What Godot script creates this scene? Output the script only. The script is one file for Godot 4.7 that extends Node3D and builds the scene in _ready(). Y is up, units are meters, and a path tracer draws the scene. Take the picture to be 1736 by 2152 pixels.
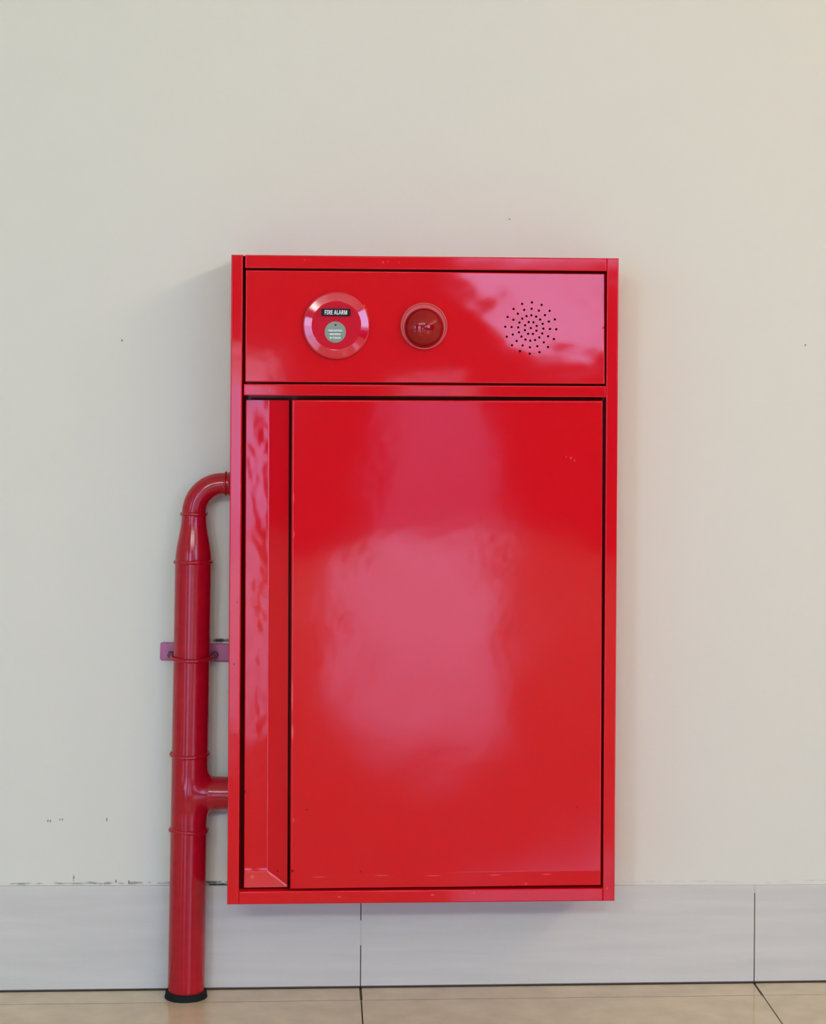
extends Node3D
# A red steel fire-hose cabinet with a standpipe on a pale wall, lit by warm ceiling panels and by daylight from an open front.
# Metres, y up. The pale wall is the plane z = 0, the floor y = 0; the open front of the hall is at z = 9.

const FRAME_H := 2152.0
const FOCAL := 4159.2            # pixels of a 2152-pixel-high frame
const CEIL := 3.4
const LAMP := Color(1.0, 0.86, 0.77)
const LAMP_COOL := Color(0.91, 0.98, 0.98)

var M := {}

# ------------------------------------------------------------------ mesh helpers
class Mb:
	var v := PackedVector3Array()
	var n := PackedVector3Array()
	var uv := PackedVector2Array()
	var ix := PackedInt32Array()
	var uvf = null
	func vert(p: Vector3, nn: Vector3) -> int:
		v.append(p)
		n.append(nn.normalized())
		uv.append(uvf.call(p) if uvf != null else Vector2(p.x, -p.y))
		return v.size() - 1
	func tri(a: int, b: int, c: int) -> void:
		if a == b or b == c or a == c:
			return
		var g := (v[b] - v[a]).cross(v[c] - v[a])
		if g.length_squared() < 1e-20:
			return
		if g.dot(n[a] + n[b] + n[c]) > 0.0:
			ix.append_array(PackedInt32Array([a, c, b]))
		else:
			ix.append_array(PackedInt32Array([a, b, c]))
	func quad(a: int, b: int, c: int, d: int) -> void:
		tri(a, b, c)
		tri(a, c, d)
	func flat(a: Vector3, b: Vector3, c: Vector3, d: Vector3, nn: Vector3) -> void:
		quad(vert(a, nn), vert(b, nn), vert(c, nn), vert(d, nn))
	func box(lo: Vector3, hi: Vector3) -> void:
		for ax in 3:
			var u := (ax + 1) % 3
			var w := (ax + 2) % 3
			for s in 2:
				var pts := []
				for k in [[0, 0], [1, 0], [1, 1], [0, 1]]:
					var p := Vector3.ZERO
					p[ax] = hi[ax] if s else lo[ax]
					p[u] = hi[u] if k[0] else lo[u]
					p[w] = hi[w] if k[1] else lo[w]
					pts.append(p)
				var nn := Vector3.ZERO
				nn[ax] = 1.0 if s else -1.0
				flat(pts[0], pts[1], pts[2], pts[3], nn)
	# box whose edges are rounded with radius r
	func rbox(lo: Vector3, hi: Vector3, r: float, k := 2, fine := 0.0) -> void:
		var c := (lo + hi) * 0.5
		var h := (hi - lo) * 0.5
		for ax in 3:
			var u := (ax + 1) % 3
			var w := (ax + 2) % 3
			var lu := edge_lines(h[u], r, k, fine)
			var lw := edge_lines(h[w], r, k, fine)
			for s in [-1.0, 1.0]:
				var first := v.size()
				for a in lu:
					for b in lw:
						var p := Vector3.ZERO
						p[ax] = h[ax] * s
						p[u] = a
						p[w] = b
						var q := p.clamp(-(h - Vector3.ONE * r), h - Vector3.ONE * r)
						var d := (p - q).normalized()
						vert(c + q + d * r, d)
				for i in lu.size() - 1:
					for j in lw.size() - 1:
						var o: int = first + i * lw.size() + j
						quad(o, o + lw.size(), o + lw.size() + 1, o + 1)
	static func edge_lines(h: float, r: float, k: int, fine: float) -> Array:
		var out := []
		for i in k + 1:
			out.append(-h + r * (1.0 - tan(PI / 4 * (1.0 - float(i) / k))))
		var mid := 1
		if fine > 0.0:
			mid = maxi(1, int(2.0 * (h - r) / fine))
		for i in range(1, mid):
			out.append(lerpf(-h + r, h - r, float(i) / mid))
		for i in k + 1:
			out.append(h - r + r * tan(PI / 4 * float(i) / k))
		return out
	# surface of revolution: profile of (radius, height) about the axis at origin o
	func lathe(profile: Array, o: Vector3, axis: Vector3, seg := 48, crease := 40.0) -> void:
		var up := axis.normalized()
		var e1 := up.cross(Vector3(0.3, 0.2, 0.93)).normalized()
		if absf(up.dot(Vector3(0.3, 0.2, 0.93).normalized())) > 0.97:
			e1 = up.cross(Vector3.UP).normalized()
		var e2 := up.cross(e1)
		var ns := []
		for i in profile.size() - 1:
			var d: Vector2 = (profile[i + 1] - profile[i]).normalized()
			ns.append(Vector2(d.y, -d.x))
		for i in profile.size() - 1:
			var na: Vector2 = ns[i]
			var nb: Vector2 = ns[i]
			if i > 0 and absf(rad_to_deg(ns[i].angle_to(ns[i - 1]))) < crease:
				na = (ns[i] + ns[i - 1]).normalized()
			if i < ns.size() - 1 and absf(rad_to_deg(ns[i].angle_to(ns[i + 1]))) < crease:
				nb = (ns[i] + ns[i + 1]).normalized()
			var first := v.size()
			for s in seg + 1:
				var d := e1 * cos(TAU * s / seg) + e2 * sin(TAU * s / seg)
				vert(o + d * profile[i].x + up * profile[i].y, d * na.x + up * na.y)
				vert(o + d * profile[i + 1].x + up * profile[i + 1].y, d * nb.x + up * nb.y)
			for s in seg:
				var a := first + s * 2
				quad(a, a + 1, a + 3, a + 2)
	# tube along points with a radius at each
	func tube(pts: Array, radii: Array, seg := 32, caps := true) -> void:
		var ref := Vector3(0.13, 0.27, 0.95)
		var first := v.size()
		var dirs := []
		for i in pts.size():
			var d: Vector3 = (pts[mini(i + 1, pts.size() - 1)] - pts[maxi(i - 1, 0)]).normalized()
			dirs.append(d)
			var e1 := (ref - d * ref.dot(d)).normalized()
			var e2 := d.cross(e1)
			ref = e1
			for s in seg + 1:
				var q := e1 * cos(TAU * s / seg) + e2 * sin(TAU * s / seg)
				vert(pts[i] + q * radii[i], q)
		for i in pts.size() - 1:
			for s in seg:
				var a := first + i * (seg + 1) + s
				quad(a, a + 1, a + seg + 2, a + seg + 1)
		if caps:
			for e in [0, pts.size() - 1]:
				var nn: Vector3 = dirs[e] * (1.0 if e else -1.0)
				var c := vert(pts[e], nn)
				var ring := []
				for s in seg + 1:
					ring.append(vert(v[first + e * (seg + 1) + s], nn))
				for s in seg:
					tri(c, ring[s], ring[s + 1])
	# a closed irregular bead round an axis
	func bead(o: Vector3, axis: Vector3, big: float, small: float, seed_: int, seg := 72) -> void:
		var rng := RandomNumberGenerator.new()
		rng.seed = seed_
		var ph := [rng.randf() * TAU, rng.randf() * TAU, rng.randf() * TAU]
		var up := axis.normalized()
		var e1 := up.cross(Vector3(0.0, 0.3, 0.95)).normalized()
		var e2 := up.cross(e1)
		var first := v.size()
		for s in seg + 1:
			var t := TAU * s / seg
			var d := e1 * cos(t) + e2 * sin(t)
			var k := 1.0 + 0.16 * sin(3.0 * t + ph[0]) + 0.12 * sin(7.0 * t + ph[1]) + 0.10 * sin(13.0 * t + ph[2])
			var c := o + d * big + up * small * 0.35 * sin(2.0 * t + ph[1])
			for j in 13:
				var a := TAU * j / 12
				var nn := d * cos(a) + up * sin(a)
				vert(c + nn * small * k, nn)
		for s in seg:
			for j in 12:
				var a := first + s * 13 + j
				quad(a, a + 1, a + 14, a + 13)
	# sheet over a grid, z from fn, with a return of the given depth folded back round it
	func sheet(xs: Array, ys: Array, fn: Callable, back: float, other := false) -> void:
		var first := v.size()
		var e := 0.0001
		for y in ys:
			for x in xs:
				var z: float = fn.call(x, y)
				var gx: float = (fn.call(minf(x + e, xs[-1]), y) - fn.call(maxf(x - e, xs[0]), y)) / (minf(x + e, xs[-1]) - maxf(x - e, xs[0]))
				var gy: float = (fn.call(x, minf(y + e, ys[-1])) - fn.call(x, maxf(y - e, ys[0]))) / (minf(y + e, ys[-1]) - maxf(y - e, ys[0]))
				vert(Vector3(x, y, z), Vector3(-gx, -gy, 1.0))
		var w := xs.size()
		for j in ys.size() - 1:
			for i in w - 1:
				var o := first + j * w + i
				if other:
					quad(o + 1, o + w + 1, o + w, o)
				else:
					quad(o, o + 1, o + w + 1, o + w)
		for j in ys.size() - 1:
			for s in 2:
				var i := w - 1 if s else 0
				var a := v[first + j * w + i]
				var b := v[first + (j + 1) * w + i]
				flat(a, b, Vector3(b.x, b.y, back), Vector3(a.x, a.y, back), Vector3(1 if s else -1, 0, 0))
		for i in w - 1:
			for s in 2:
				var j := ys.size() - 1 if s else 0
				var a := v[first + j * w + i]
				var b := v[first + j * w + i + 1]
				flat(a, b, Vector3(b.x, b.y, back), Vector3(a.x, a.y, back), Vector3(0, 1 if s else -1, 0))
	func mesh() -> ArrayMesh:
		var a := []
		a.resize(Mesh.ARRAY_MAX)
		a[Mesh.ARRAY_VERTEX] = v
		a[Mesh.ARRAY_NORMAL] = n
		a[Mesh.ARRAY_TEX_UV] = uv
		a[Mesh.ARRAY_INDEX] = ix
		var m := ArrayMesh.new()
		m.add_surface_from_arrays(Mesh.PRIMITIVE_TRIANGLES, a)
		return m

# lines of a grid, dense near both ends
func lines(a: float, b: float, step: float, edge := 0.004) -> Array:
	var out := []
	for k in [0.0, 0.12, 0.3, 0.5, 0.72, 0.9, 1.06]:
		out.append(a + edge * k)
	var c := maxi(1, int((b - a - 2 * edge) / step))
	for i in range(1, c):
		out.append(lerpf(a + edge, b - edge, float(i) / c))
	for k in [1.06, 0.9, 0.72, 0.5, 0.3, 0.12, 0.0]:
		out.append(b - edge * k)
	return out

func with_line(ls: Array, at: float) -> Array:
	var out := ls.duplicate()
	for d in [-0.0015, 0.0, 0.0015]:
		out.append(at + d)
	out.sort()
	return out

# how far an edge rolls back at the distance d from the rim
func roll(d: float, r: float) -> float:
	if d >= r:
		return 0.0
	var t := 1.0 - maxf(d, 0.0) / r
	return -r * (1.0 - sqrt(maxf(0.0, 1.0 - t * t * 0.98)))

# ------------------------------------------------------------------ scene helpers
func thing(called: String, label: String, category: String, at := Vector3.ZERO, group := "") -> Node3D:
	var o := Node3D.new()
	o.name = called
	o.position = at
	add_child(o, true)
	tag(o, label, category, group)
	return o

func tag(o: Node, label: String, category := "", group := "", kind := "") -> void:
	o.set_meta("label", label)
	if category:
		o.set_meta("category", category)
	if group:
		o.set_meta("group", group)
	if kind:
		o.set_meta("kind", kind)

func part(called: String, m: Mesh, mat: Material, parent: Node, label := "", at := Vector3.ZERO) -> MeshInstance3D:
	var o := MeshInstance3D.new()
	o.name = called
	o.mesh = m
	o.material_override = mat
	o.position = at
	parent.add_child(o, true)
	if label:
		o.set_meta("label", label)
	return o

func struct(called: String, m: Mesh, mat: Material, label: String) -> MeshInstance3D:
	var o := part(called, m, mat, self, label)
	o.set_meta("kind", "structure")
	return o

func paint(c: Color, rough: float, spec := 0.5) -> StandardMaterial3D:
	var m := StandardMaterial3D.new()
	m.albedo_color = c
	m.roughness = rough
	m.metallic_specular = spec
	return m

func lin(r: float, g: float, b: float) -> Color:
	return Color(r, g, b).linear_to_srgb()

func noise_tex(size: int, freq: float, oct: int, seed_: int, ramp: Gradient = null, kind := FastNoiseLite.TYPE_SIMPLEX_SMOOTH) -> NoiseTexture2D:
	var f := FastNoiseLite.new()
	f.noise_type = kind
	f.frequency = freq
	f.fractal_octaves = oct
	f.seed = seed_
	var t := NoiseTexture2D.new()
	t.width = size
	t.height = size
	t.seamless = true
	t.noise = f
	if ramp:
		t.color_ramp = ramp
	return t

func ramp2(a: Color, b: Color) -> Gradient:
	var g := Gradient.new()
	g.set_color(0, a)
	g.set_color(1, b)
	return g

# ------------------------------------------------------------------ build
func _ready() -> void:
	camera_and_light()
	materials()
	room()
	outdoors()
	cabinet()
	standpipe()
	bracket()

func camera_and_light() -> void:
	var cam := Camera3D.new()
	cam.name = "camera"
	cam.projection = Camera3D.PROJECTION_FRUSTUM
	cam.near = 0.05
	cam.far = 200.0
	cam.size = FRAME_H / FOCAL * cam.near
	cam.frustum_offset = Vector2(-0.01049, -0.08003) * cam.near
	cam.position = Vector3(-0.20554, 1.27988, 4.0)
	cam.rotation = Vector3(-0.00011, -0.0579, 0.00656)
	add_child(cam)
	cam.current = true

	var sky := ProceduralSkyMaterial.new()
	sky.sky_top_color = Color(0.62, 0.74, 1.0)
	sky.sky_horizon_color = Color(0.70, 0.78, 1.0)
	sky.ground_bottom_color = Color(0.5, 0.5, 0.52)
	sky.ground_horizon_color = Color(0.6, 0.6, 0.62)
	var env := Environment.new()
	env.background_mode = Environment.BG_SKY
	env.sky = Sky.new()
	env.sky.sky_material = sky
	env.background_energy_multiplier = 7.4
	env.tonemap_mode = Environment.TONE_MAPPER_LINEAR
	env.tonemap_exposure = 1.03
	env.sdfgi_enabled = true
	env.ssao_enabled = true
	env.ssil_enabled = true
	var we := WorldEnvironment.new()
	we.name = "world"
	we.environment = env
	add_child(we)

	# warm opal globes in a row under the ceiling on the right, going away from the pale wall
	var which := ["nearest the pale wall", "second from the pale wall", "in the middle of its row", "second from the open front", "nearest the open front"]
	for i in 5:
		ceiling_lamp(Vector3(3.5, CEIL, 2.3 + 1.2 * i), 0.96, "warm opal globe ceiling lamp " + which[i], LAMP, "warm opal globe lamps in a row")
	for i in 3:
		ceiling_lamp(Vector3(-1.1 + 1.2 * (i - 1), CEIL, 7.2), 3.5, "cool white globe ceiling lamp " + ["left of the middle one", "between its two neighbours", "right of the middle one"][i], LAMP_COOL, "cool white globe lamps across the hall")

func ceiling_lamp(at: Vector3, energy: float, label: String, hue: Color, group: String) -> void:
	var o := thing("ceiling_lamp", label, "lamp", at, group)
	var m := Mb.new()
	m.lathe([Vector2(0.0, 0.0), Vector2(0.10, 0.0), Vector2(0.10, -0.03), Vector2(0.07, -0.05), Vector2(0.0, -0.05)], Vector3.ZERO, Vector3.UP, 32)
	part("ceiling_rose", m.mesh(), paint(Color(0.9, 0.9, 0.88), 0.4), o)
	var d := Mb.new()
	var prof := []
	for i in 17:
		prof.append(Vector2(0.2 * sin(PI * i / 16), -0.2 * cos(PI * i / 16)))
	d.lathe(prof, Vector3(0, -0.24, 0), Vector3.UP, 40)
	var glow := paint(Color(0.9, 0.86, 0.8), 0.4)
	glow.emission_enabled = true
	glow.emission = hue
	glow.emission_energy_multiplier = 4.0
	part("globe", d.mesh(), glow, o)
	var l := OmniLight3D.new()
	l.name = "lamp_light"
	l.light_color = hue
	l.light_energy = energy
	l.light_size = 0.19
	l.omni_range = 30.0
	l.omni_attenuation = 2.0
	l.shadow_enabled = true
	l.position = Vector3(0, -0.24, 0)
	o.add_child(l)

# ------------------------------------------------------------------ materials
func front_uv(p: Vector3) -> Vector2:
	return Vector2((p.x + 0.4) / 0.8, (1.5 - p.y) / 1.3)

func blot(im: Image, c: Vector2, r: Vector2, col: Color, rng: RandomNumberGenerator, soft := 0.5) -> void:
	var f := FastNoiseLite.new()
	f.seed = rng.randi()
	f.frequency = 0.35
	for y in range(int(c.y - r.y) - 1, int(c.y + r.y) + 2):
		for x in range(int(c.x - r.x) - 1, int(c.x + r.x) + 2):
			if x < 0 or y < 0 or x >= im.get_width() or y >= im.get_height():
				continue
			var d := ((Vector2(x, y) - c) / r).length() + 0.6 * f.get_noise_2d(x, y)
			var k := clampf((1.0 - d) / soft, 0.0, 1.0) * col.a
			if k > 0.0:
				im.set_pixel(x, y, im.get_pixel(x, y).lerp(Color(col.r, col.g, col.b), k))

func materials() -> void:
	var rng := RandomNumberGenerator.new()
	rng.seed = 11
	var red := lin(0.665, 0.003, 0.012)
	# enamel of the cabinet front: red with chips and scratches, laid in metres over the front
	var im := Image.create(1280, 2048, false, Image.FORMAT_RGB8)
	im.fill(red)
	var px := func(x: float, y: float) -> Vector2: return Vector2((x + 0.4) / 0.8 * 1280.0, (1.5 - y) / 1.3 * 2048.0)
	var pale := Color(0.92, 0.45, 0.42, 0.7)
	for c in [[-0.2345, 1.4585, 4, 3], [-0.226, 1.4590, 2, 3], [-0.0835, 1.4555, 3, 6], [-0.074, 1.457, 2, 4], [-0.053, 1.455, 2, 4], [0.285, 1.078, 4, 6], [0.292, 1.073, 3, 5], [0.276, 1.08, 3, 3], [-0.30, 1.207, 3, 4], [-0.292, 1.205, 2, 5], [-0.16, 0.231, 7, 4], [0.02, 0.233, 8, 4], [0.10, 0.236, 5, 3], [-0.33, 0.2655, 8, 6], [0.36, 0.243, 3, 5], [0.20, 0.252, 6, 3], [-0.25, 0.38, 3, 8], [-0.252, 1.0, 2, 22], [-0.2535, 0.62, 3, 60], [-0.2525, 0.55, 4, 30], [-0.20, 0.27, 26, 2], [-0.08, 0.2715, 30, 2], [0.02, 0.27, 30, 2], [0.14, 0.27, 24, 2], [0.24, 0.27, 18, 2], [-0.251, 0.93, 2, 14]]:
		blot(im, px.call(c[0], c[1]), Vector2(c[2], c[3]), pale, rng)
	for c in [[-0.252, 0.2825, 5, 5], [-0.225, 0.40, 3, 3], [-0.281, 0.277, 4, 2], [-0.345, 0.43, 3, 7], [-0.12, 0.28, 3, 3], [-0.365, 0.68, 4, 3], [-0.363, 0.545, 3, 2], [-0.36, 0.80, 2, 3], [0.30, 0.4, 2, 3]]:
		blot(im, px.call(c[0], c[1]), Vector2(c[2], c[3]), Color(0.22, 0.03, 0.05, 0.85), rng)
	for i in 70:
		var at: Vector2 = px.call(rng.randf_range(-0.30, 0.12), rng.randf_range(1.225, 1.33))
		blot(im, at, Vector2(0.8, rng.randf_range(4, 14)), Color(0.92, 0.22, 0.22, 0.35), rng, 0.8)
	for i in 130:
		var at: Vector2 = px.call(rng.randf_range(-0.37, 0.37), rng.randf_range(0.22, 1.46))
		blot(im, at, Vector2(rng.randf_range(1, 2.2), rng.randf_range(1, 3)), Color(0.93, 0.28, 0.27, 0.35), rng, 0.8)
	blot(im, px.call(-0.1195, 1.3695), Vector2(4, 6), Color(0.95, 0.62, 0.1, 0.9), rng)
	blot(im, px.call(-0.1155, 1.3635), Vector2(3, 5), Color(0.95, 0.62, 0.1, 0.9), rng)
	var en := StandardMaterial3D.new()
	en.albedo_texture = ImageTexture.create_from_image(im)
	en.texture_repeat = false
	en.roughness = 0.065
	en.metallic_specular = 0.5
	en.heightmap_enabled = true
	en.heightmap_texture = noise_tex(512, 0.02, 3, 4)
	en.heightmap_scale = 0.004
	en.uv1_scale = Vector3.ONE
	en.heightmap_enabled = false
	M.enamel = en
	M.enamel_side = paint(red, 0.14)
	# pipe paint: the same red, a little deeper, brushed on
	var pp := paint(Color.WHITE, 0.16)
	pp.albedo_texture = noise_tex(512, 0.012, 4, 9, ramp2(lin(0.37, 0.002, 0.013), lin(0.47, 0.004, 0.019)))
	pp.uv1_triplanar = true
	pp.uv1_scale = Vector3(6, 6, 6)
	M.pipe = pp
	M.bar = paint(lin(0.46, 0.13, 0.27), 0.45)
	M.rubber = paint(lin(0.010, 0.014, 0.012), 0.8, 0.3)
	M.black = paint(lin(0.006, 0.008, 0.016), 0.5, 0.3)
	M.white = paint(lin(0.85, 0.88, 0.9), 0.4)
	M.disc = paint(lin(0.24, 0.31, 0.25), 0.25)
	M.print_dark = paint(lin(0.02, 0.03, 0.03), 0.5)
	M.call_red = paint(lin(0.62, 0.002, 0.028), 0.06, 0.7)
	M.rim_red = paint(lin(0.62, 0.06, 0.06), 0.35)
	M.steel = paint(lin(0.10, 0.03, 0.05), 0.4)
	var dome := paint(lin(0.30, 0.001, 0.004), 0.06)
	M.dome = dome

	# wall: cream emulsion with grime and scuffs where the photograph has them (2.2 m by 2.2 m, 2048 pixels)
	var wall := Color(lin(0.715, 0.722, 0.625))
	var wi := Image.create(2048, 2048, false, Image.FORMAT_RGB8)
	wi.fill(wall)
	var wp := func(x: float, y: float) -> Vector2: return Vector2((x + 1.1) / 2.2 * 2048.0, (2.2 - y) / 2.2 * 2048.0)
	var grime := Color(0.30, 0.30, 0.27, 0.75)
	for c in [[-0.7421, 0.340, 2, 3], [-0.737, 0.339, 2, 3], [-0.7185, 0.3417, 2, 2], [-0.713, 0.342, 1.5, 3], [-0.6249, 0.341, 1.5, 5], [-0.6008, 1.3022, 2, 3], [0.1776, 1.5538, 2, 2], [0.7874, 1.3021, 2, 3], [-0.58, 0.215, 2, 5], [-0.69, 0.225, 1.5, 8], [-0.606, 0.217, 2, 4]]:
		blot(wi, wp.call(c[0], c[1]), Vector2(c[2], c[3]), grime, rng, 0.8)
	for i in 60:
		var x := rng.randf_range(-0.85, -0.37)
		var near := 1.0 if x > -0.43 else 0.45
		blot(wi, wp.call(x, 0.2125 + rng.randf_range(0.0, 0.0025)), Vector2(rng.randf_range(3, 12), rng.randf_range(1.5, 3.2)), Color(0.2, 0.22, 0.2, 0.5 * near), rng, 0.9)
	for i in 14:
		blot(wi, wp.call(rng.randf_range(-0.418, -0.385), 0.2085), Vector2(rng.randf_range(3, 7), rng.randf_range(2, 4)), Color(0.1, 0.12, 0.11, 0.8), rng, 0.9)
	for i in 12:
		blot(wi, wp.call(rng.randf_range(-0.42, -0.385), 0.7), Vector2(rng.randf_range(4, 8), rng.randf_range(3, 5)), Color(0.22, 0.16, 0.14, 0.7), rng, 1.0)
	for i in 25:
		blot(wi, wp.call(rng.randf_range(0.35, 0.85), rng.randf_range(0.203, 0.208)), Vector2(rng.randf_range(5, 16), 1.5), Color(0.5, 0.47, 0.42, 0.12), rng, 0.9)
	var wm := paint(Color.WHITE, 0.55, 0.4)
	wm.albedo_texture = ImageTexture.create_from_image(wi)
	wm.texture_repeat = false
	M.wall = wm
	M.wall_plain = paint(wall, 0.6, 0.4)
	M.ceiling = paint(lin(0.84, 0.83, 0.80), 0.7)
	M.brown = paint(lin(0.075, 0.05, 0.035), 0.5)
	# skirting: pale honed stone with level veins
	var sk := paint(Color.WHITE, 0.4, 0.4)
	sk.albedo_texture = noise_tex(1024, 0.006, 5, 31, ramp2(lin(0.585, 0.585, 0.54), lin(0.645, 0.645, 0.597)))
	sk.uv1_triplanar = true
	sk.uv1_world_triplanar = true
	sk.uv1_scale = Vector3(0.35, 4.5, 1.0)
	M.skirting = sk
	# floor: polished tan stone
	var fl := paint(Color.WHITE, 0.09)
	fl.albedo_texture = noise_tex(1024, 0.008, 5, 52, ramp2(lin(0.57, 0.485, 0.33), lin(0.70, 0.605, 0.42)))
	fl.uv1_triplanar = true
	fl.uv1_world_triplanar = true
	fl.uv1_scale = Vector3(1.2, 1.2, 1.2)
	M.floor = fl
	M.grout = paint(lin(0.085, 0.070, 0.058), 0.8)
	M.grout_brown = paint(lin(0.19, 0.15, 0.105), 0.8)
	M.grout_pale = paint(lin(0.56, 0.54, 0.46), 0.7)
	M.grout_tan = paint(lin(0.14, 0.105, 0.078), 0.6)
	var pv := paint(lin(0.15, 0.15, 0.16), 0.8)
	M.plaza = paint(lin(0.72, 0.72, 0.74), 0.6)
	M.paving = pv

# ------------------------------------------------------------------ the hall
const JOINT := -0.1138           # where a joint of floor and skirting meets the wall
const TILE := 0.8031
const BORDER := 0.0845           # a cut strip of floor tile runs along the wall

func room() -> void:
	var m := Mb.new()
	m.uvf = func(p: Vector3) -> Vector2: return Vector2((p.x + 1.1) / 2.2, (2.2 - p.y) / 2.2)
	m.box(Vector3(-8, 0, -0.2), Vector3(8, CEIL, 0))
	struct("wall_back", m.mesh(), M.wall, "cream painted wall behind the red cabinet and pipe")
	for s in [-1, 1]:
		var w := Mb.new()
		w.box(Vector3(minf(8 * s, 8.2 * s), 0, -0.2), Vector3(maxf(8 * s, 8.2 * s), CEIL, 9.25))
		struct("wall_left" if s < 0 else "wall_right", w.mesh(), M.wall_plain, "cream side wall of the hall on the %s" % ("left" if s < 0 else "right"))
	var c := Mb.new()
	c.box(Vector3(-8.2, CEIL, -0.2), Vector3(8.2, CEIL + 0.2, 9.25))
	struct("ceiling", c.mesh(), M.ceiling, "flat pale ceiling of the hall")
	var f := Mb.new()
	f.box(Vector3(-8, 2.7, 9), Vector3(2.1, CEIL, 9.25))
	f.box(Vector3(2.1, 3.3, 9), Vector3(4.2, CEIL, 9.25))
	f.box(Vector3(4.2, 2.7, 9), Vector3(8, CEIL, 9.25))
	for b in [[-8.0, -7.9, 0.0, 2.7], [-7.9, -6.4, 0.0, 0.4], [-6.4, -4.2, 0.0, 2.7], [-4.2, -2.2, 2.4, 2.7], [-2.2, -1.1, 0.0, 2.7], [-1.1, -0.52, 1.26, 2.7], [-0.52, 0.28, 0.0, 2.7], [0.28, 0.82, 1.15, 1.9], [0.82, 1.75, 0.0, 1.9], [0.28, 0.7, 1.9, 2.7], [0.7, 1.75, 2.65, 2.7], [1.75, 2.1, 0.0, 2.7], [2.1, 4.2, 0.0, 0.9], [4.2, 8.0, 0.0, 2.7]]:
		f.box(Vector3(b[0], b[2], 9), Vector3(b[1], b[3], 9.25))
	struct("wall_front", f.mesh(), M.brown, "dark brown pillars and beam of the open front behind the camera")

	# floor: grout bed with a tile in each place
	var bed := Mb.new()
	bed.box(Vector3(-8, -0.2, -0.2), Vector3(8, -0.0035, 9.25))
	var floor_ := struct("floor", bed.mesh(), M.grout, "polished tan stone tile floor along the wall")
	var full := Mb.new()
	full.rbox(Vector3(0.0011, -0.02, 0.0011), Vector3(TILE - 0.0011, 0, TILE - 0.0011), 0.0012, 1)
	var tile := full.mesh()
	var cut := Mb.new()
	cut.rbox(Vector3(0.0022, -0.02, 0.0), Vector3(TILE - 0.0022, 0, BORDER - 0.0085), 0.0012, 1)
	var strip := cut.mesh()
	for i in range(-9, 10):
		var x := JOINT + TILE * i
		part("floor_tile", strip, M.floor, floor_, "", Vector3(x, -0.0004, 0.0078))
		for k in 11:
			part("floor_tile", tile, M.floor, floor_, "", Vector3(x, 0.0, BORDER + TILE * k))
	var jt := Mb.new()
	jt.box(Vector3(-8, -0.01, BORDER - 0.0012), Vector3(8, -0.0006, BORDER + 0.0013))
	part("joint_filler", jt.mesh(), M.grout_tan, floor_, "tan filler in the joint along the wall")

	# skirting: stone slabs 0.8 m long, cut by hand, a little uneven along the top
	var base := thing("baseboard_back", "row of pale grey stone skirting slabs below the cream wall", "skirting")
	base.set_meta("kind", "structure")
	var tops := {-2: [0.219, 0.214], -1: [0.2115, 0.2055], 0: [0.2045, 0.1985], 1: [0.1985, 0.1975]}
	for i in range(-9, 10):
		var x := JOINT + TILE * i + 0.0009
		var t: Array = tops.get(i, [0.205, 0.205])
		var s := Mb.new()
		s.rbox(Vector3(x, 0.0028, 0.0), Vector3(x + TILE - 0.0018, t[0], 0.0065), 0.001, 1)
		for q in s.v.size():
			if s.v[q].y > 0.1:
				s.v[q].y += (t[1] - t[0]) * (s.v[q].x - x) / TILE
		part("skirting_slab", s.mesh(), M.skirting, base)
	for g in [[0, 0.0, 0.2, M.grout], [0, 0.085, 0.135, M.grout_pale], [1, 0.0, 0.05, M.grout], [1, 0.05, 0.183, M.grout_brown], [1, 0.183, 0.198, M.grout_pale]]:
		var s := Mb.new()
		var x: float = JOINT + TILE * g[0]
		s.box(Vector3(x - 0.0012, g[1], 0.0), Vector3(x + 0.0012, g[2], 0.0058 if g[3] == M.grout else 0.0064))
		part("joint_filler", s.mesh(), g[3], base)
	var gap := Mb.new()
	gap.box(Vector3(-8, 0.0, 0.0), Vector3(8, 0.003, 0.0058))
	part("joint_filler", gap.mesh(), M.grout, base, "dark dirty joint where skirting meets floor")

# ------------------------------------------------------------------ outside the open front, seen only as reflections
func outdoors() -> void:
	var m := Mb.new()
	m.box(Vector3(0, -0.3, 9.25), Vector3(60, -0.02, 90))
	struct("ground", m.mesh(), M.paving, "dark grey asphalt outside the open front on the right")
	var w := Mb.new()
	w.box(Vector3(-60, -0.3, 9.25), Vector3(0, -0.02, 90))
	struct("ground", w.mesh(), M.plaza, "pale stone plaza outside the open front on the left")

# ------------------------------------------------------------------ the cabinet
const CB := 0.2177               # bottom of the cabinet
const CT := 1.4670
const CW := 0.3750
const CZ := 0.18

var ripple := FastNoiseLite.new()
var fine := FastNoiseLite.new()

func front() -> Mb:
	var m := Mb.new()
	m.uvf = front_uv
	return m

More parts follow.
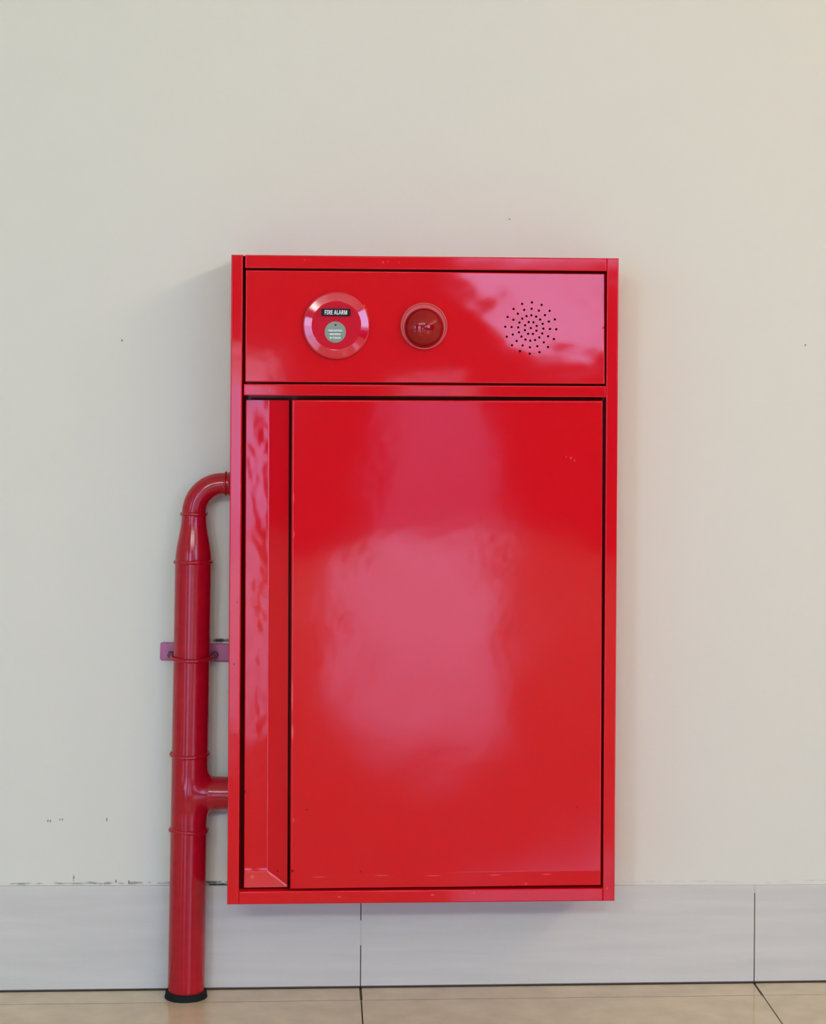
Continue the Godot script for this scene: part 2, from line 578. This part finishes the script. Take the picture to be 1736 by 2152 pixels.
func cabinet() -> void:
	ripple.seed = 3
	ripple.frequency = 3.0
	ripple.fractal_octaves = 2
	fine.seed = 8
	fine.frequency = 26.0
	fine.fractal_octaves = 2
	var root := thing("fire_hose_cabinet", "tall red enamelled steel fire hose cabinet mounted on the cream wall", "cabinet", Vector3(0, CB, 0))
	var off := -root.position
	# body: four sides and a back of folded sheet
	var b := Mb.new()
	b.box(Vector3(-CW + 0.0012, CB + 0.001, 0.0005), Vector3(-CW + 0.003, CT - 0.001, CZ - 0.012))
	b.box(Vector3(CW - 0.003, CB + 0.001, 0.0005), Vector3(CW - 0.0012, CT - 0.001, CZ - 0.012))
	b.box(Vector3(-CW + 0.003, CB + 0.001, 0.0005), Vector3(CW - 0.003, CB + 0.003, CZ - 0.012))
	b.box(Vector3(-CW + 0.003, CT - 0.003, 0.0005), Vector3(CW - 0.003, CT - 0.001, CZ - 0.012))
	b.box(Vector3(-CW + 0.003, CB + 0.003, 0.0005), Vector3(CW - 0.003, CT - 0.003, 0.003))
	part("body", b.mesh(), M.enamel_side, root, "", off)
	# frame members, each a channel with rolled edges
	var sn := func(x: float, y: float) -> float: return 0.00010 * fine.get_noise_2d(x * 0.25, y * 0.5) + 0.0004 * ripple.get_noise_2d(x * 0.3, y)
	frame_bar(root, off, "left_stile", -CW, -0.3527, CB, CT, func(x: float, y: float) -> float: return sn.call(x, y))
	frame_bar(root, off, "right_stile", 0.3520, CW, CB, CT, func(x: float, y: float) -> float: return sn.call(x + 5.0, y))
	frame_bar(root, off, "top_rail", -0.3487, 0.3520, 1.4416, CT, func(x: float, y: float) -> float: return 0.4 * sn.call(x, y + 3.0))
	frame_bar(root, off, "middle_rail", -0.3500, 0.3520, 1.1966, 1.2188, func(x: float, y: float) -> float: return sn.call(x, y + 6.0))
	frame_bar(root, off, "bottom_rail", -0.3527, 0.3520, CB, 0.2424, func(x: float, y: float) -> float: return sn.call(x, y + 9.0))
	alarm_panel(root, off)
	door(root, off)

func frame_bar(root: Node3D, off: Vector3, called: String, x0: float, x1: float, y0: float, y1: float, fn: Callable) -> void:
	var m := front()
	var r := 0.0022
	var f := func(x: float, y: float) -> float:
		return CZ + fn.call(x, y) + minf(minf(roll(x - x0, r), roll(x1 - x, r)), minf(roll(y - y0, r), roll(y1 - y, r)))
	m.sheet(lines(x0, x1, 0.006, r), lines(y0, y1, 0.006, r), f, CZ - 0.022)
	part(called, m.mesh(), M.enamel, root, "", off)

# the alarm panel: a sheet with a rose of drilled holes for the sounder
const PX0 := -0.3474
const PX1 := 0.3490
const PY0 := 1.2226
const PY1 := 1.4378
const ROSE := Vector2(0.2043, 1.3303)

func panel_z(x: float, y: float) -> float:
	var r := 0.0022
	var edge := minf(minf(roll(x - PX0, r), roll(PX1 - x, r)), minf(roll(y - PY0, r), roll(PY1 - y, r)))
	var twist := -0.036 * smoothstep(0.02, 0.23, x) * (y - PY0 - 0.1)   # the right end leans back
	return CZ - 0.0024 + edge + twist + (0.0003 + 0.0007 * smoothstep(0.0, 0.15, x)) * ripple.get_noise_2d(x + 20.0, y) + 0.00022 * smoothstep(0.0, 0.1, x) * ripple.get_noise_2d(3.0 * x + 50.0, 3.0 * y) + 0.00002 * fine.get_noise_2d(x, y)

func alarm_panel(root: Node3D, off: Vector3) -> void:
	var holes := [ROSE]
	for ring in [[8, 0.0122, 0.0], [16, 0.0246, 0.0], [16, 0.0374, 0.0], [16, 0.0498, 0.0]]:
		for k in ring[0]:
			var a: float = TAU * (k + (0.5 if ring[0] == 8 else 0.0)) / ring[0] - 0.042
			holes.append(ROSE + Vector2(cos(a), sin(a)) * ring[1])
	var pts := PackedVector2Array()
	var hr := 0.0023
	for y in lines(PY0, PY1, 0.008, 0.0022):
		for x in lines(PX0, PX1, 0.008, 0.0022):
			var free := true
			for h in holes:
				if h.distance_to(Vector2(x, y)) < hr * 2.2:
					free = false
					break
			if free:
				pts.append(Vector2(x, y))
	for h in holes:
		for k in 12:
			pts.append(h + Vector2.from_angle(TAU * k / 12 + 0.1) * hr)
		for k in 12:
			pts.append(h + Vector2.from_angle(TAU * (k + 0.5) / 12 + 0.1) * hr * 1.9)
	var tri := Geometry2D.triangulate_delaunay(pts)
	var m := front()
	var e := 0.0001
	for p in pts:
		var gx := (panel_z(p.x + e, p.y) - panel_z(p.x - e, p.y)) / (2 * e)
		var gy := (panel_z(p.x, p.y + e) - panel_z(p.x, p.y - e)) / (2 * e)
		m.vert(Vector3(p.x, p.y, panel_z(p.x, p.y)), Vector3(clampf(-gx, -3, 3), clampf(-gy, -3, 3), 1))
	for t in range(0, tri.size(), 3):
		var c := (pts[tri[t]] + pts[tri[t + 1]] + pts[tri[t + 2]]) / 3.0
		var inside := false
		for h in holes:
			if h.distance_to(c) < hr * 0.97:
				inside = true
				break
		if not inside:
			m.tri(tri[t], tri[t + 1], tri[t + 2])
	for h in holes:
		for k in 12:
			var a: Vector2 = h + Vector2.from_angle(TAU * k / 12 + 0.1) * hr
			var b: Vector2 = h + Vector2.from_angle(TAU * (k + 1) / 12 + 0.1) * hr
			var nn := Vector3(h.x - a.x, h.y - a.y, 0)
			m.flat(Vector3(a.x, a.y, panel_z(a.x, a.y)), Vector3(b.x, b.y, panel_z(b.x, b.y)), Vector3(b.x, b.y, CZ - 0.005), Vector3(a.x, a.y, CZ - 0.005), nn)
	for s in [[PX0, PY0, PX1, PY0, 0, -1], [PX0, PY1, PX1, PY1, 0, 1], [PX0, PY0, PX0, PY1, -1, 0], [PX1, PY0, PX1, PY1, 1, 0]]:
		var za := panel_z(s[0], s[1])
		m.flat(Vector3(s[0], s[1], za), Vector3(s[2], s[3], za), Vector3(s[2], s[3], CZ - 0.025), Vector3(s[0], s[1], CZ - 0.025), Vector3(s[4], s[5], 0))
	var panel := part("alarm_panel", m.mesh(), M.enamel, root, "red top panel with call point, beacon and sounder holes", off)
	call_point(root, off)
	beacon(root, off)

func text(s: String, h: float, depth: float, stretch: float) -> ArrayMesh:
	var t := TextMesh.new()
	var f := SystemFont.new()
	f.font_names = PackedStringArray(["Droid Sans"])
	f.font_weight = 700
	t.font = f
	t.text = s
	t.font_size = 64
	t.pixel_size = 0.01
	t.depth = 0.02
	t.curve_step = 1.0
	var a := t.get_mesh_arrays()
	var v: PackedVector3Array = a[Mesh.ARRAY_VERTEX]
	var box := AABB(v[0], Vector3.ZERO)
	for p in v:
		box = box.expand(p)
	var k := h / box.size.y
	var c := box.get_center()
	for i in v.size():
		v[i] = Vector3((v[i].x - c.x) * k * stretch, (v[i].y - c.y) * k, depth * (v[i].z - box.position.z) / box.size.z)
	a[Mesh.ARRAY_VERTEX] = v
	var m := ArrayMesh.new()
	m.add_surface_from_arrays(Mesh.PRIMITIVE_TRIANGLES, a)
	return m

func call_point(root: Node3D, off: Vector3) -> void:
	var o := Vector3(-0.1725, 1.3325, CZ - 0.002)
	var m := Mb.new()
	m.lathe([Vector2(0.0655, 0.0), Vector2(0.0655, 0.004), Vector2(0.0648, 0.0065), Vector2(0.0632, 0.0078), Vector2(0.0618, 0.0084), Vector2(0.0478, 0.0109), Vector2(0.0470, 0.0108), Vector2(0.0, 0.0108)], o, Vector3.BACK, 96, 6.0)
	var disc := part("call_point", m.mesh(), M.call_red, root, "round glossy red manual call point", off)
	var p := Mb.new()
	p.rbox(Vector3(-0.0278, -0.0068, 0), Vector3(0.0278, 0.0068, 0.0065), 0.0008, 1)
	var at := Vector3(-0.1737, 1.3576, o.z + 0.0104)
	part("name_plate", p.mesh(), M.black, disc, "black plate with white letters FIRE ALARM", at)
	part("lettering", text("FIRE ALARM", 0.0086, 0.0004, 0.66), M.white, disc, "white letters FIRE ALARM", at + Vector3(0.0, 0.0, 0.0064))
	var g := Mb.new()
	g.lathe([Vector2(0.0205, 0.0), Vector2(0.0205, 0.0008), Vector2(0.0195, 0.0012), Vector2(0.0193, 0.0006), Vector2(0.0, 0.0008)], Vector3.ZERO, Vector3.BACK, 64, 25.0)
	var bt := Vector3(-0.1747, 1.3196, o.z + 0.0106)
	part("push_button", g.mesh(), M.disc, disc, "round grey-green push button", bt)
	var row := 0
	for s in ["PUSH BUTTON", "BREAKABLE", "BY FINGER"]:
		part("lettering", text(s, 0.0040, 0.0003, [0.72, 0.72, 0.78][row]), M.white, disc, "white letters " + s, bt + Vector3(0.0, 0.0028 - 0.0068 * row, 0.0008))
		var u := Mb.new()
		var w: float = [0.028, 0.024, 0.024][row]
		u.box(Vector3(-w / 2, 0, 0), Vector3(w / 2, 0.0006, 0.0002))
		if row < 2:
			part("printed_rule", u.mesh(), M.print_dark, disc, "", bt + Vector3(0, -0.0009 - 0.0068 * row, 0.0008))
		row += 1
	var dot := Mb.new()
	dot.lathe([Vector2(0.0022, 0.0), Vector2(0.0021, 0.0006), Vector2(0.0, 0.0008)], Vector3.ZERO, Vector3.BACK, 20)
	part("pin", dot.mesh(), M.print_dark, disc, "", bt + Vector3(0.0005, 0.0137, 0.0006))

func beacon(root: Node3D, off: Vector3) -> void:
	var o := Vector3(-0.0035, 1.3325, CZ - 0.002)
	var m := Mb.new()
	m.lathe([Vector2(0.0456, 0.0), Vector2(0.0456, 0.0055), Vector2(0.0450, 0.0075), Vector2(0.0438, 0.0082), Vector2(0.0424, 0.0078), Vector2(0.0416, 0.0062), Vector2(0.0, 0.0054)], o, Vector3.BACK, 72, 60.0)
	var rim := part("beacon", m.mesh(), M.rim_red, root, "round warning beacon with dark red dome", off)
	var low := o + Vector3(0, -0.0032, 0.0035)
	var prof := []
	for i in 15:
		var a := PI / 2 * i / 14
		prof.append(Vector2(0.0384 * cos(a), 0.002 + 0.027 * sin(a)))
	var d := Mb.new()
	d.lathe(prof, low, Vector3.BACK, 64, 50.0)
	part("dome", d.mesh(), M.dome, rim, "dark red translucent dome")

# ------------------------------------------------------------------ the door with its recessed finger grip
const DX0 := -0.3460
const DG0 := -0.3010             # where the sunk strip bends up towards the main sheet
const DX1 := -0.2560             # left edge of the raised main sheet
const DX2 := 0.3470
const DY0 := 0.2466
const DY1 := 1.1890
const FOLD := 0.2760

func door_z(x: float, y: float) -> float:
	var r := 0.0042
	var u := clampf((x - (DX1 + DX2) / 2) / ((DX2 - DX1) / 2), -1, 1)
	var w := clampf((y - (DY0 + DY1) / 2) / ((DY1 - DY0) / 2), -1, 1)
	var dish := -0.0040 * (1.0 - u * u) * (1.0 - w * w)
	var edge := minf(minf(roll(x - DX1, r), roll(DX2 - x, 0.0025)), minf(roll(y - DY0, 0.0025), roll(DY1 - y, 0.0025)))
	var fold := -0.05 * maxf(0.0, FOLD - y)
	return CZ - 0.0006 + dish + edge + fold + 0.0004 * ripple.get_noise_2d(x, y + 40.0) + 0.00002 * fine.get_noise_2d(x, y)

func grip_z(x: float, y: float) -> float:
	var rise := 0.28 * maxf(maxf(0.0, x - DG0), 1.45 * maxf(0.0, FOLD - y))
	return CZ - 0.0290 + rise + roll(x - DX0, 0.0022) + 0.0004 * ripple.get_noise_2d(x + 9.0, y) + 0.00010 * fine.get_noise_2d(x, y * 0.6)

func door(root: Node3D, off: Vector3) -> void:
	var m := front()
	m.sheet(lines(DX1, DX2, 0.008, 0.0042), with_line(lines(DY0, DY1, 0.008, 0.0042), FOLD), door_z, CZ - 0.04)
	var d := part("door", m.mesh(), M.enamel, root, "slightly dished red steel door sheet", off)
	d.position = off
	var g := front()
	var xs := []
	for x in lines(DX0, DG0, 0.005, 0.0022):
		if x < DG0 - 0.0009:
			xs.append(x)
	var ys := []
	for i in 13:
		xs.append(lerpf(DG0, DX1 - 0.0055, i / 12.0))
		ys.append(FOLD - (xs[-1] - DG0) / 1.45)
	if ys[-1] > DY0 + 0.001:
		ys.append(DY0)
	ys.reverse()
	for i in range(1, 130):
		ys.append(lerpf(FOLD, DY1 - 0.001, i / 129.0))
	g.sheet(xs, ys, grip_z, CZ - 0.06, true)
	part("finger_grip", g.mesh(), M.enamel, d, "sunk finger grip down the left of the door")
	var mid := Vector3(0, 0.7175, 0)
	var turn := Basis(Vector3.BACK, 0.0030)
	d.transform = Transform3D(turn, off + mid - turn * mid)

# ------------------------------------------------------------------ the standpipe
func standpipe() -> void:
	var root := thing("standpipe", "red painted steel standpipe rising from the floor left of the cabinet", "pipe", Vector3(-0.461, 0, 0.048))
	root.rotation.z = -0.0104
	var r := 0.0363
	var p := Mb.new()
	p.lathe([Vector2(r, 0.002), Vector2(r, 0.332)], Vector3.ZERO, Vector3.UP, 64)
	part("lower_pipe", p.mesh(), M.pipe, root)
	var u := Mb.new()
	u.lathe([Vector2(r, 0.481), Vector2(r, 0.8635)], Vector3.ZERO, Vector3.UP, 64)
	part("upper_pipe", u.mesh(), M.pipe, root)
	var rd := Mb.new()
	var prof := []
	for i in 15:
		var t := i / 14.0
		var s := t * t * (3.0 - 2.0 * t)
		prof.append(Vector2(lerpf(r, 0.0243, s), 0.8635 + 0.0945 * t))
	rd.lathe(prof, Vector3.ZERO, Vector3.UP, 64)
	part("reducer", rd.mesh(), M.pipe, root)
	var el := Mb.new()
	var pts := [Vector3(0, 0.956, 0), Vector3(0, 0.962, 0)]
	var rr := [0.0243, 0.0243]
	var bend := 0.0565
	for i in range(1, 17):
		var a := PI / 2 * i / 16
		pts.append(Vector3(bend * (1 - cos(a)), 0.962 + bend * sin(a), 0))
		rr.append(lerpf(0.0243, 0.0218, i / 16.0))
	pts.append(Vector3(0.0735, 0.962 + bend + 0.0008, 0))
	rr.append(0.0218)
	el.tube(pts, rr, 48)
	part("elbow", el.mesh(), M.pipe, root)
	part("tee", tee(r, 0.0325, 0.332, 0.481, 0.4035), M.pipe, root)
	var k := 0
	for b in [[0.3315, r - 0.0004, 0.0042], [0.481, r - 0.0004, 0.0042], [0.8635, r - 0.0004, 0.0038], [0.958, 0.0240, 0.0034]]:
		var w := Mb.new()
		w.bead(Vector3(0, b[0], 0), Vector3.UP, b[1], b[2], 40 + k)
		part("weld_bead", w.mesh(), M.pipe, root)
		k += 1
	for x in [0.0610, 0.0695]:
		var w := Mb.new()
		w.bead(Vector3(x, 0.962 + bend + 0.0004, 0), Vector3.RIGHT, 0.0222, 0.0024 if x < 0.07 else 0.0036, 60 + k)
		part("weld_bead", w.mesh(), M.pipe, root)
		k += 1
	var ring := Mb.new()
	ring.lathe([Vector2(r - 0.001, 0.0125), Vector2(0.0385, 0.0135), Vector2(0.0405, 0.0115), Vector2(0.0412, 0.004), Vector2(0.0425, 0.0), Vector2(0.03, 0.0)], Vector3.ZERO, Vector3.UP, 56, 30.0)
	part("foot_ring", ring.mesh(), M.rubber, root, "black rubber ring round the foot")

# welded tee: two cylinders joined with a smooth fillet, meshed as surface nets
func tee(r1: float, r2: float, y0: float, y1: float, yb: float) -> ArrayMesh:
	var cell := 0.0025
	var lo := Vector3(-0.042, y0 - cell, -0.042)
	var nx := int(0.126 / cell)
	var ny := int((y1 - y0 + 2 * cell) / cell)
	var nz := int(0.084 / cell) + 1
	var x1 := 0.0790
	var fld := func(p: Vector3) -> float:
		var a := Vector2(p.x, p.z).length() - r1
		var b := maxf(Vector2(p.y - yb, p.z).length() - r2, -p.x - 0.001)
		var h := maxf(0.026 - absf(a - b), 0.0) / 0.026
		return minf(a, b) - h * h * h * 0.026 / 6.0
	var val := PackedFloat32Array()
	val.resize((nx + 1) * (ny + 1) * (nz + 1))
	for i in nx + 1:
		for j in ny + 1:
			for k in nz + 1:
				val[(i * (ny + 1) + j) * (nz + 1) + k] = fld.call(lo + Vector3(i, j, k) * cell)
	var m := Mb.new()
	var id := {}
	for i in nx:
		for j in ny:
			for k in nz:
				var sum := Vector3.ZERO
				var cnt := 0
				var cs := []
				for q in 8:
					cs.append(val[((i + (q & 1)) * (ny + 1) + j + ((q >> 1) & 1)) * (nz + 1) + k + (q >> 2)])
				for q in 8:
					for bit in [1, 2, 4]:
						if q & bit == 0 and (cs[q] < 0) != (cs[q | bit] < 0):
							var t: float = cs[q] / (cs[q] - cs[q | bit])
							var e := Vector3(q & 1, (q >> 1) & 1, q >> 2)
							e[0 if bit == 1 else 1 if bit == 2 else 2] += t
							sum += e
							cnt += 1
				if cnt:
					var p := lo + (Vector3(i, j, k) + sum / cnt) * cell
					p.x = minf(p.x, x1)
					var g := Vector3(fld.call(p + Vector3(1e-4, 0, 0)) - fld.call(p - Vector3(1e-4, 0, 0)), fld.call(p + Vector3(0, 1e-4, 0)) - fld.call(p - Vector3(0, 1e-4, 0)), fld.call(p + Vector3(0, 0, 1e-4)) - fld.call(p - Vector3(0, 0, 1e-4)))
					g = g.normalized()
					p -= g * fld.call(p)
					p.y = clampf(p.y, y0, y1)
					id[Vector3i(i, j, k)] = m.vert(p, g)
	for c in id:
		for ax in 3:
			var u := Vector3i.ZERO
			var w := Vector3i.ZERO
			u[(ax + 1) % 3] = 1
			w[(ax + 2) % 3] = 1
			# the edge from the corner c along ax is shared by four cells
			var e := Vector3i.ZERO
			e[ax] = 1
			var c2: Vector3i = c + e
			if c2.x > nx or c2.y > ny or c2.z > nz:
				continue
			var va := val[(c.x * (ny + 1) + c.y) * (nz + 1) + c.z]
			var vb := val[(c2.x * (ny + 1) + c2.y) * (nz + 1) + c2.z]
			if (va < 0) == (vb < 0):
				continue
			var qs := [c, c - u, c - u - w, c - w]
			var ok := true
			for q in qs:
				if not id.has(q):
					ok = false
			if ok:
				m.quad(id[qs[0]], id[qs[1]], id[qs[2]], id[qs[3]])
	return m.mesh()

# ------------------------------------------------------------------ the bracket that ties the pipe to the wall
func bracket() -> void:
	var root := thing("pipe_bracket", "purple-red flat bar with U-bolt holding the standpipe to the wall", "bracket", Vector3(-0.45, 0.66, 0))
	var b := Mb.new()
	b.rbox(Vector3(-0.070, -0.0005, 0.0005), Vector3(0.0742, 0.0355, 0.0105), 0.004, 3)
	var bar := part("flat_bar", b.mesh(), M.bar, root)
	bar.rotation.z = -0.022
	bar.position = Vector3(0, 0.0, 0)
	var u := Mb.new()
	var pts := [Vector3(-0.0435, 0.0, -0.043)]
	for i in 25:
		var a := PI * i / 24
		pts.append(Vector3(-0.0402 * cos(a), -0.0025 * sin(a), 0.0402 * sin(a)))
	pts.append(Vector3(0.0435, 0.0, -0.043))
	var rr := []
	for i in pts.size():
		rr.append(0.0036)
	u.tube(pts, rr, 12)
	var ub := part("u_bolt", u.mesh(), M.pipe, root, "", Vector3(-0.0040, 0.0135, 0.048))
	for s in [-1.0, 1.0]:
		var n := Mb.new()
		n.lathe([Vector2(0.0, 0.012), Vector2(0.0062, 0.012), Vector2(0.0075, 0.0105), Vector2(0.0075, 0.0), Vector2(0.0, 0.0)], Vector3.ZERO, Vector3.BACK, 6, 10.0)
		part("nut", n.mesh(), M.steel, ub, "", Vector3(0.0435 * s, 0.0, -0.0372))
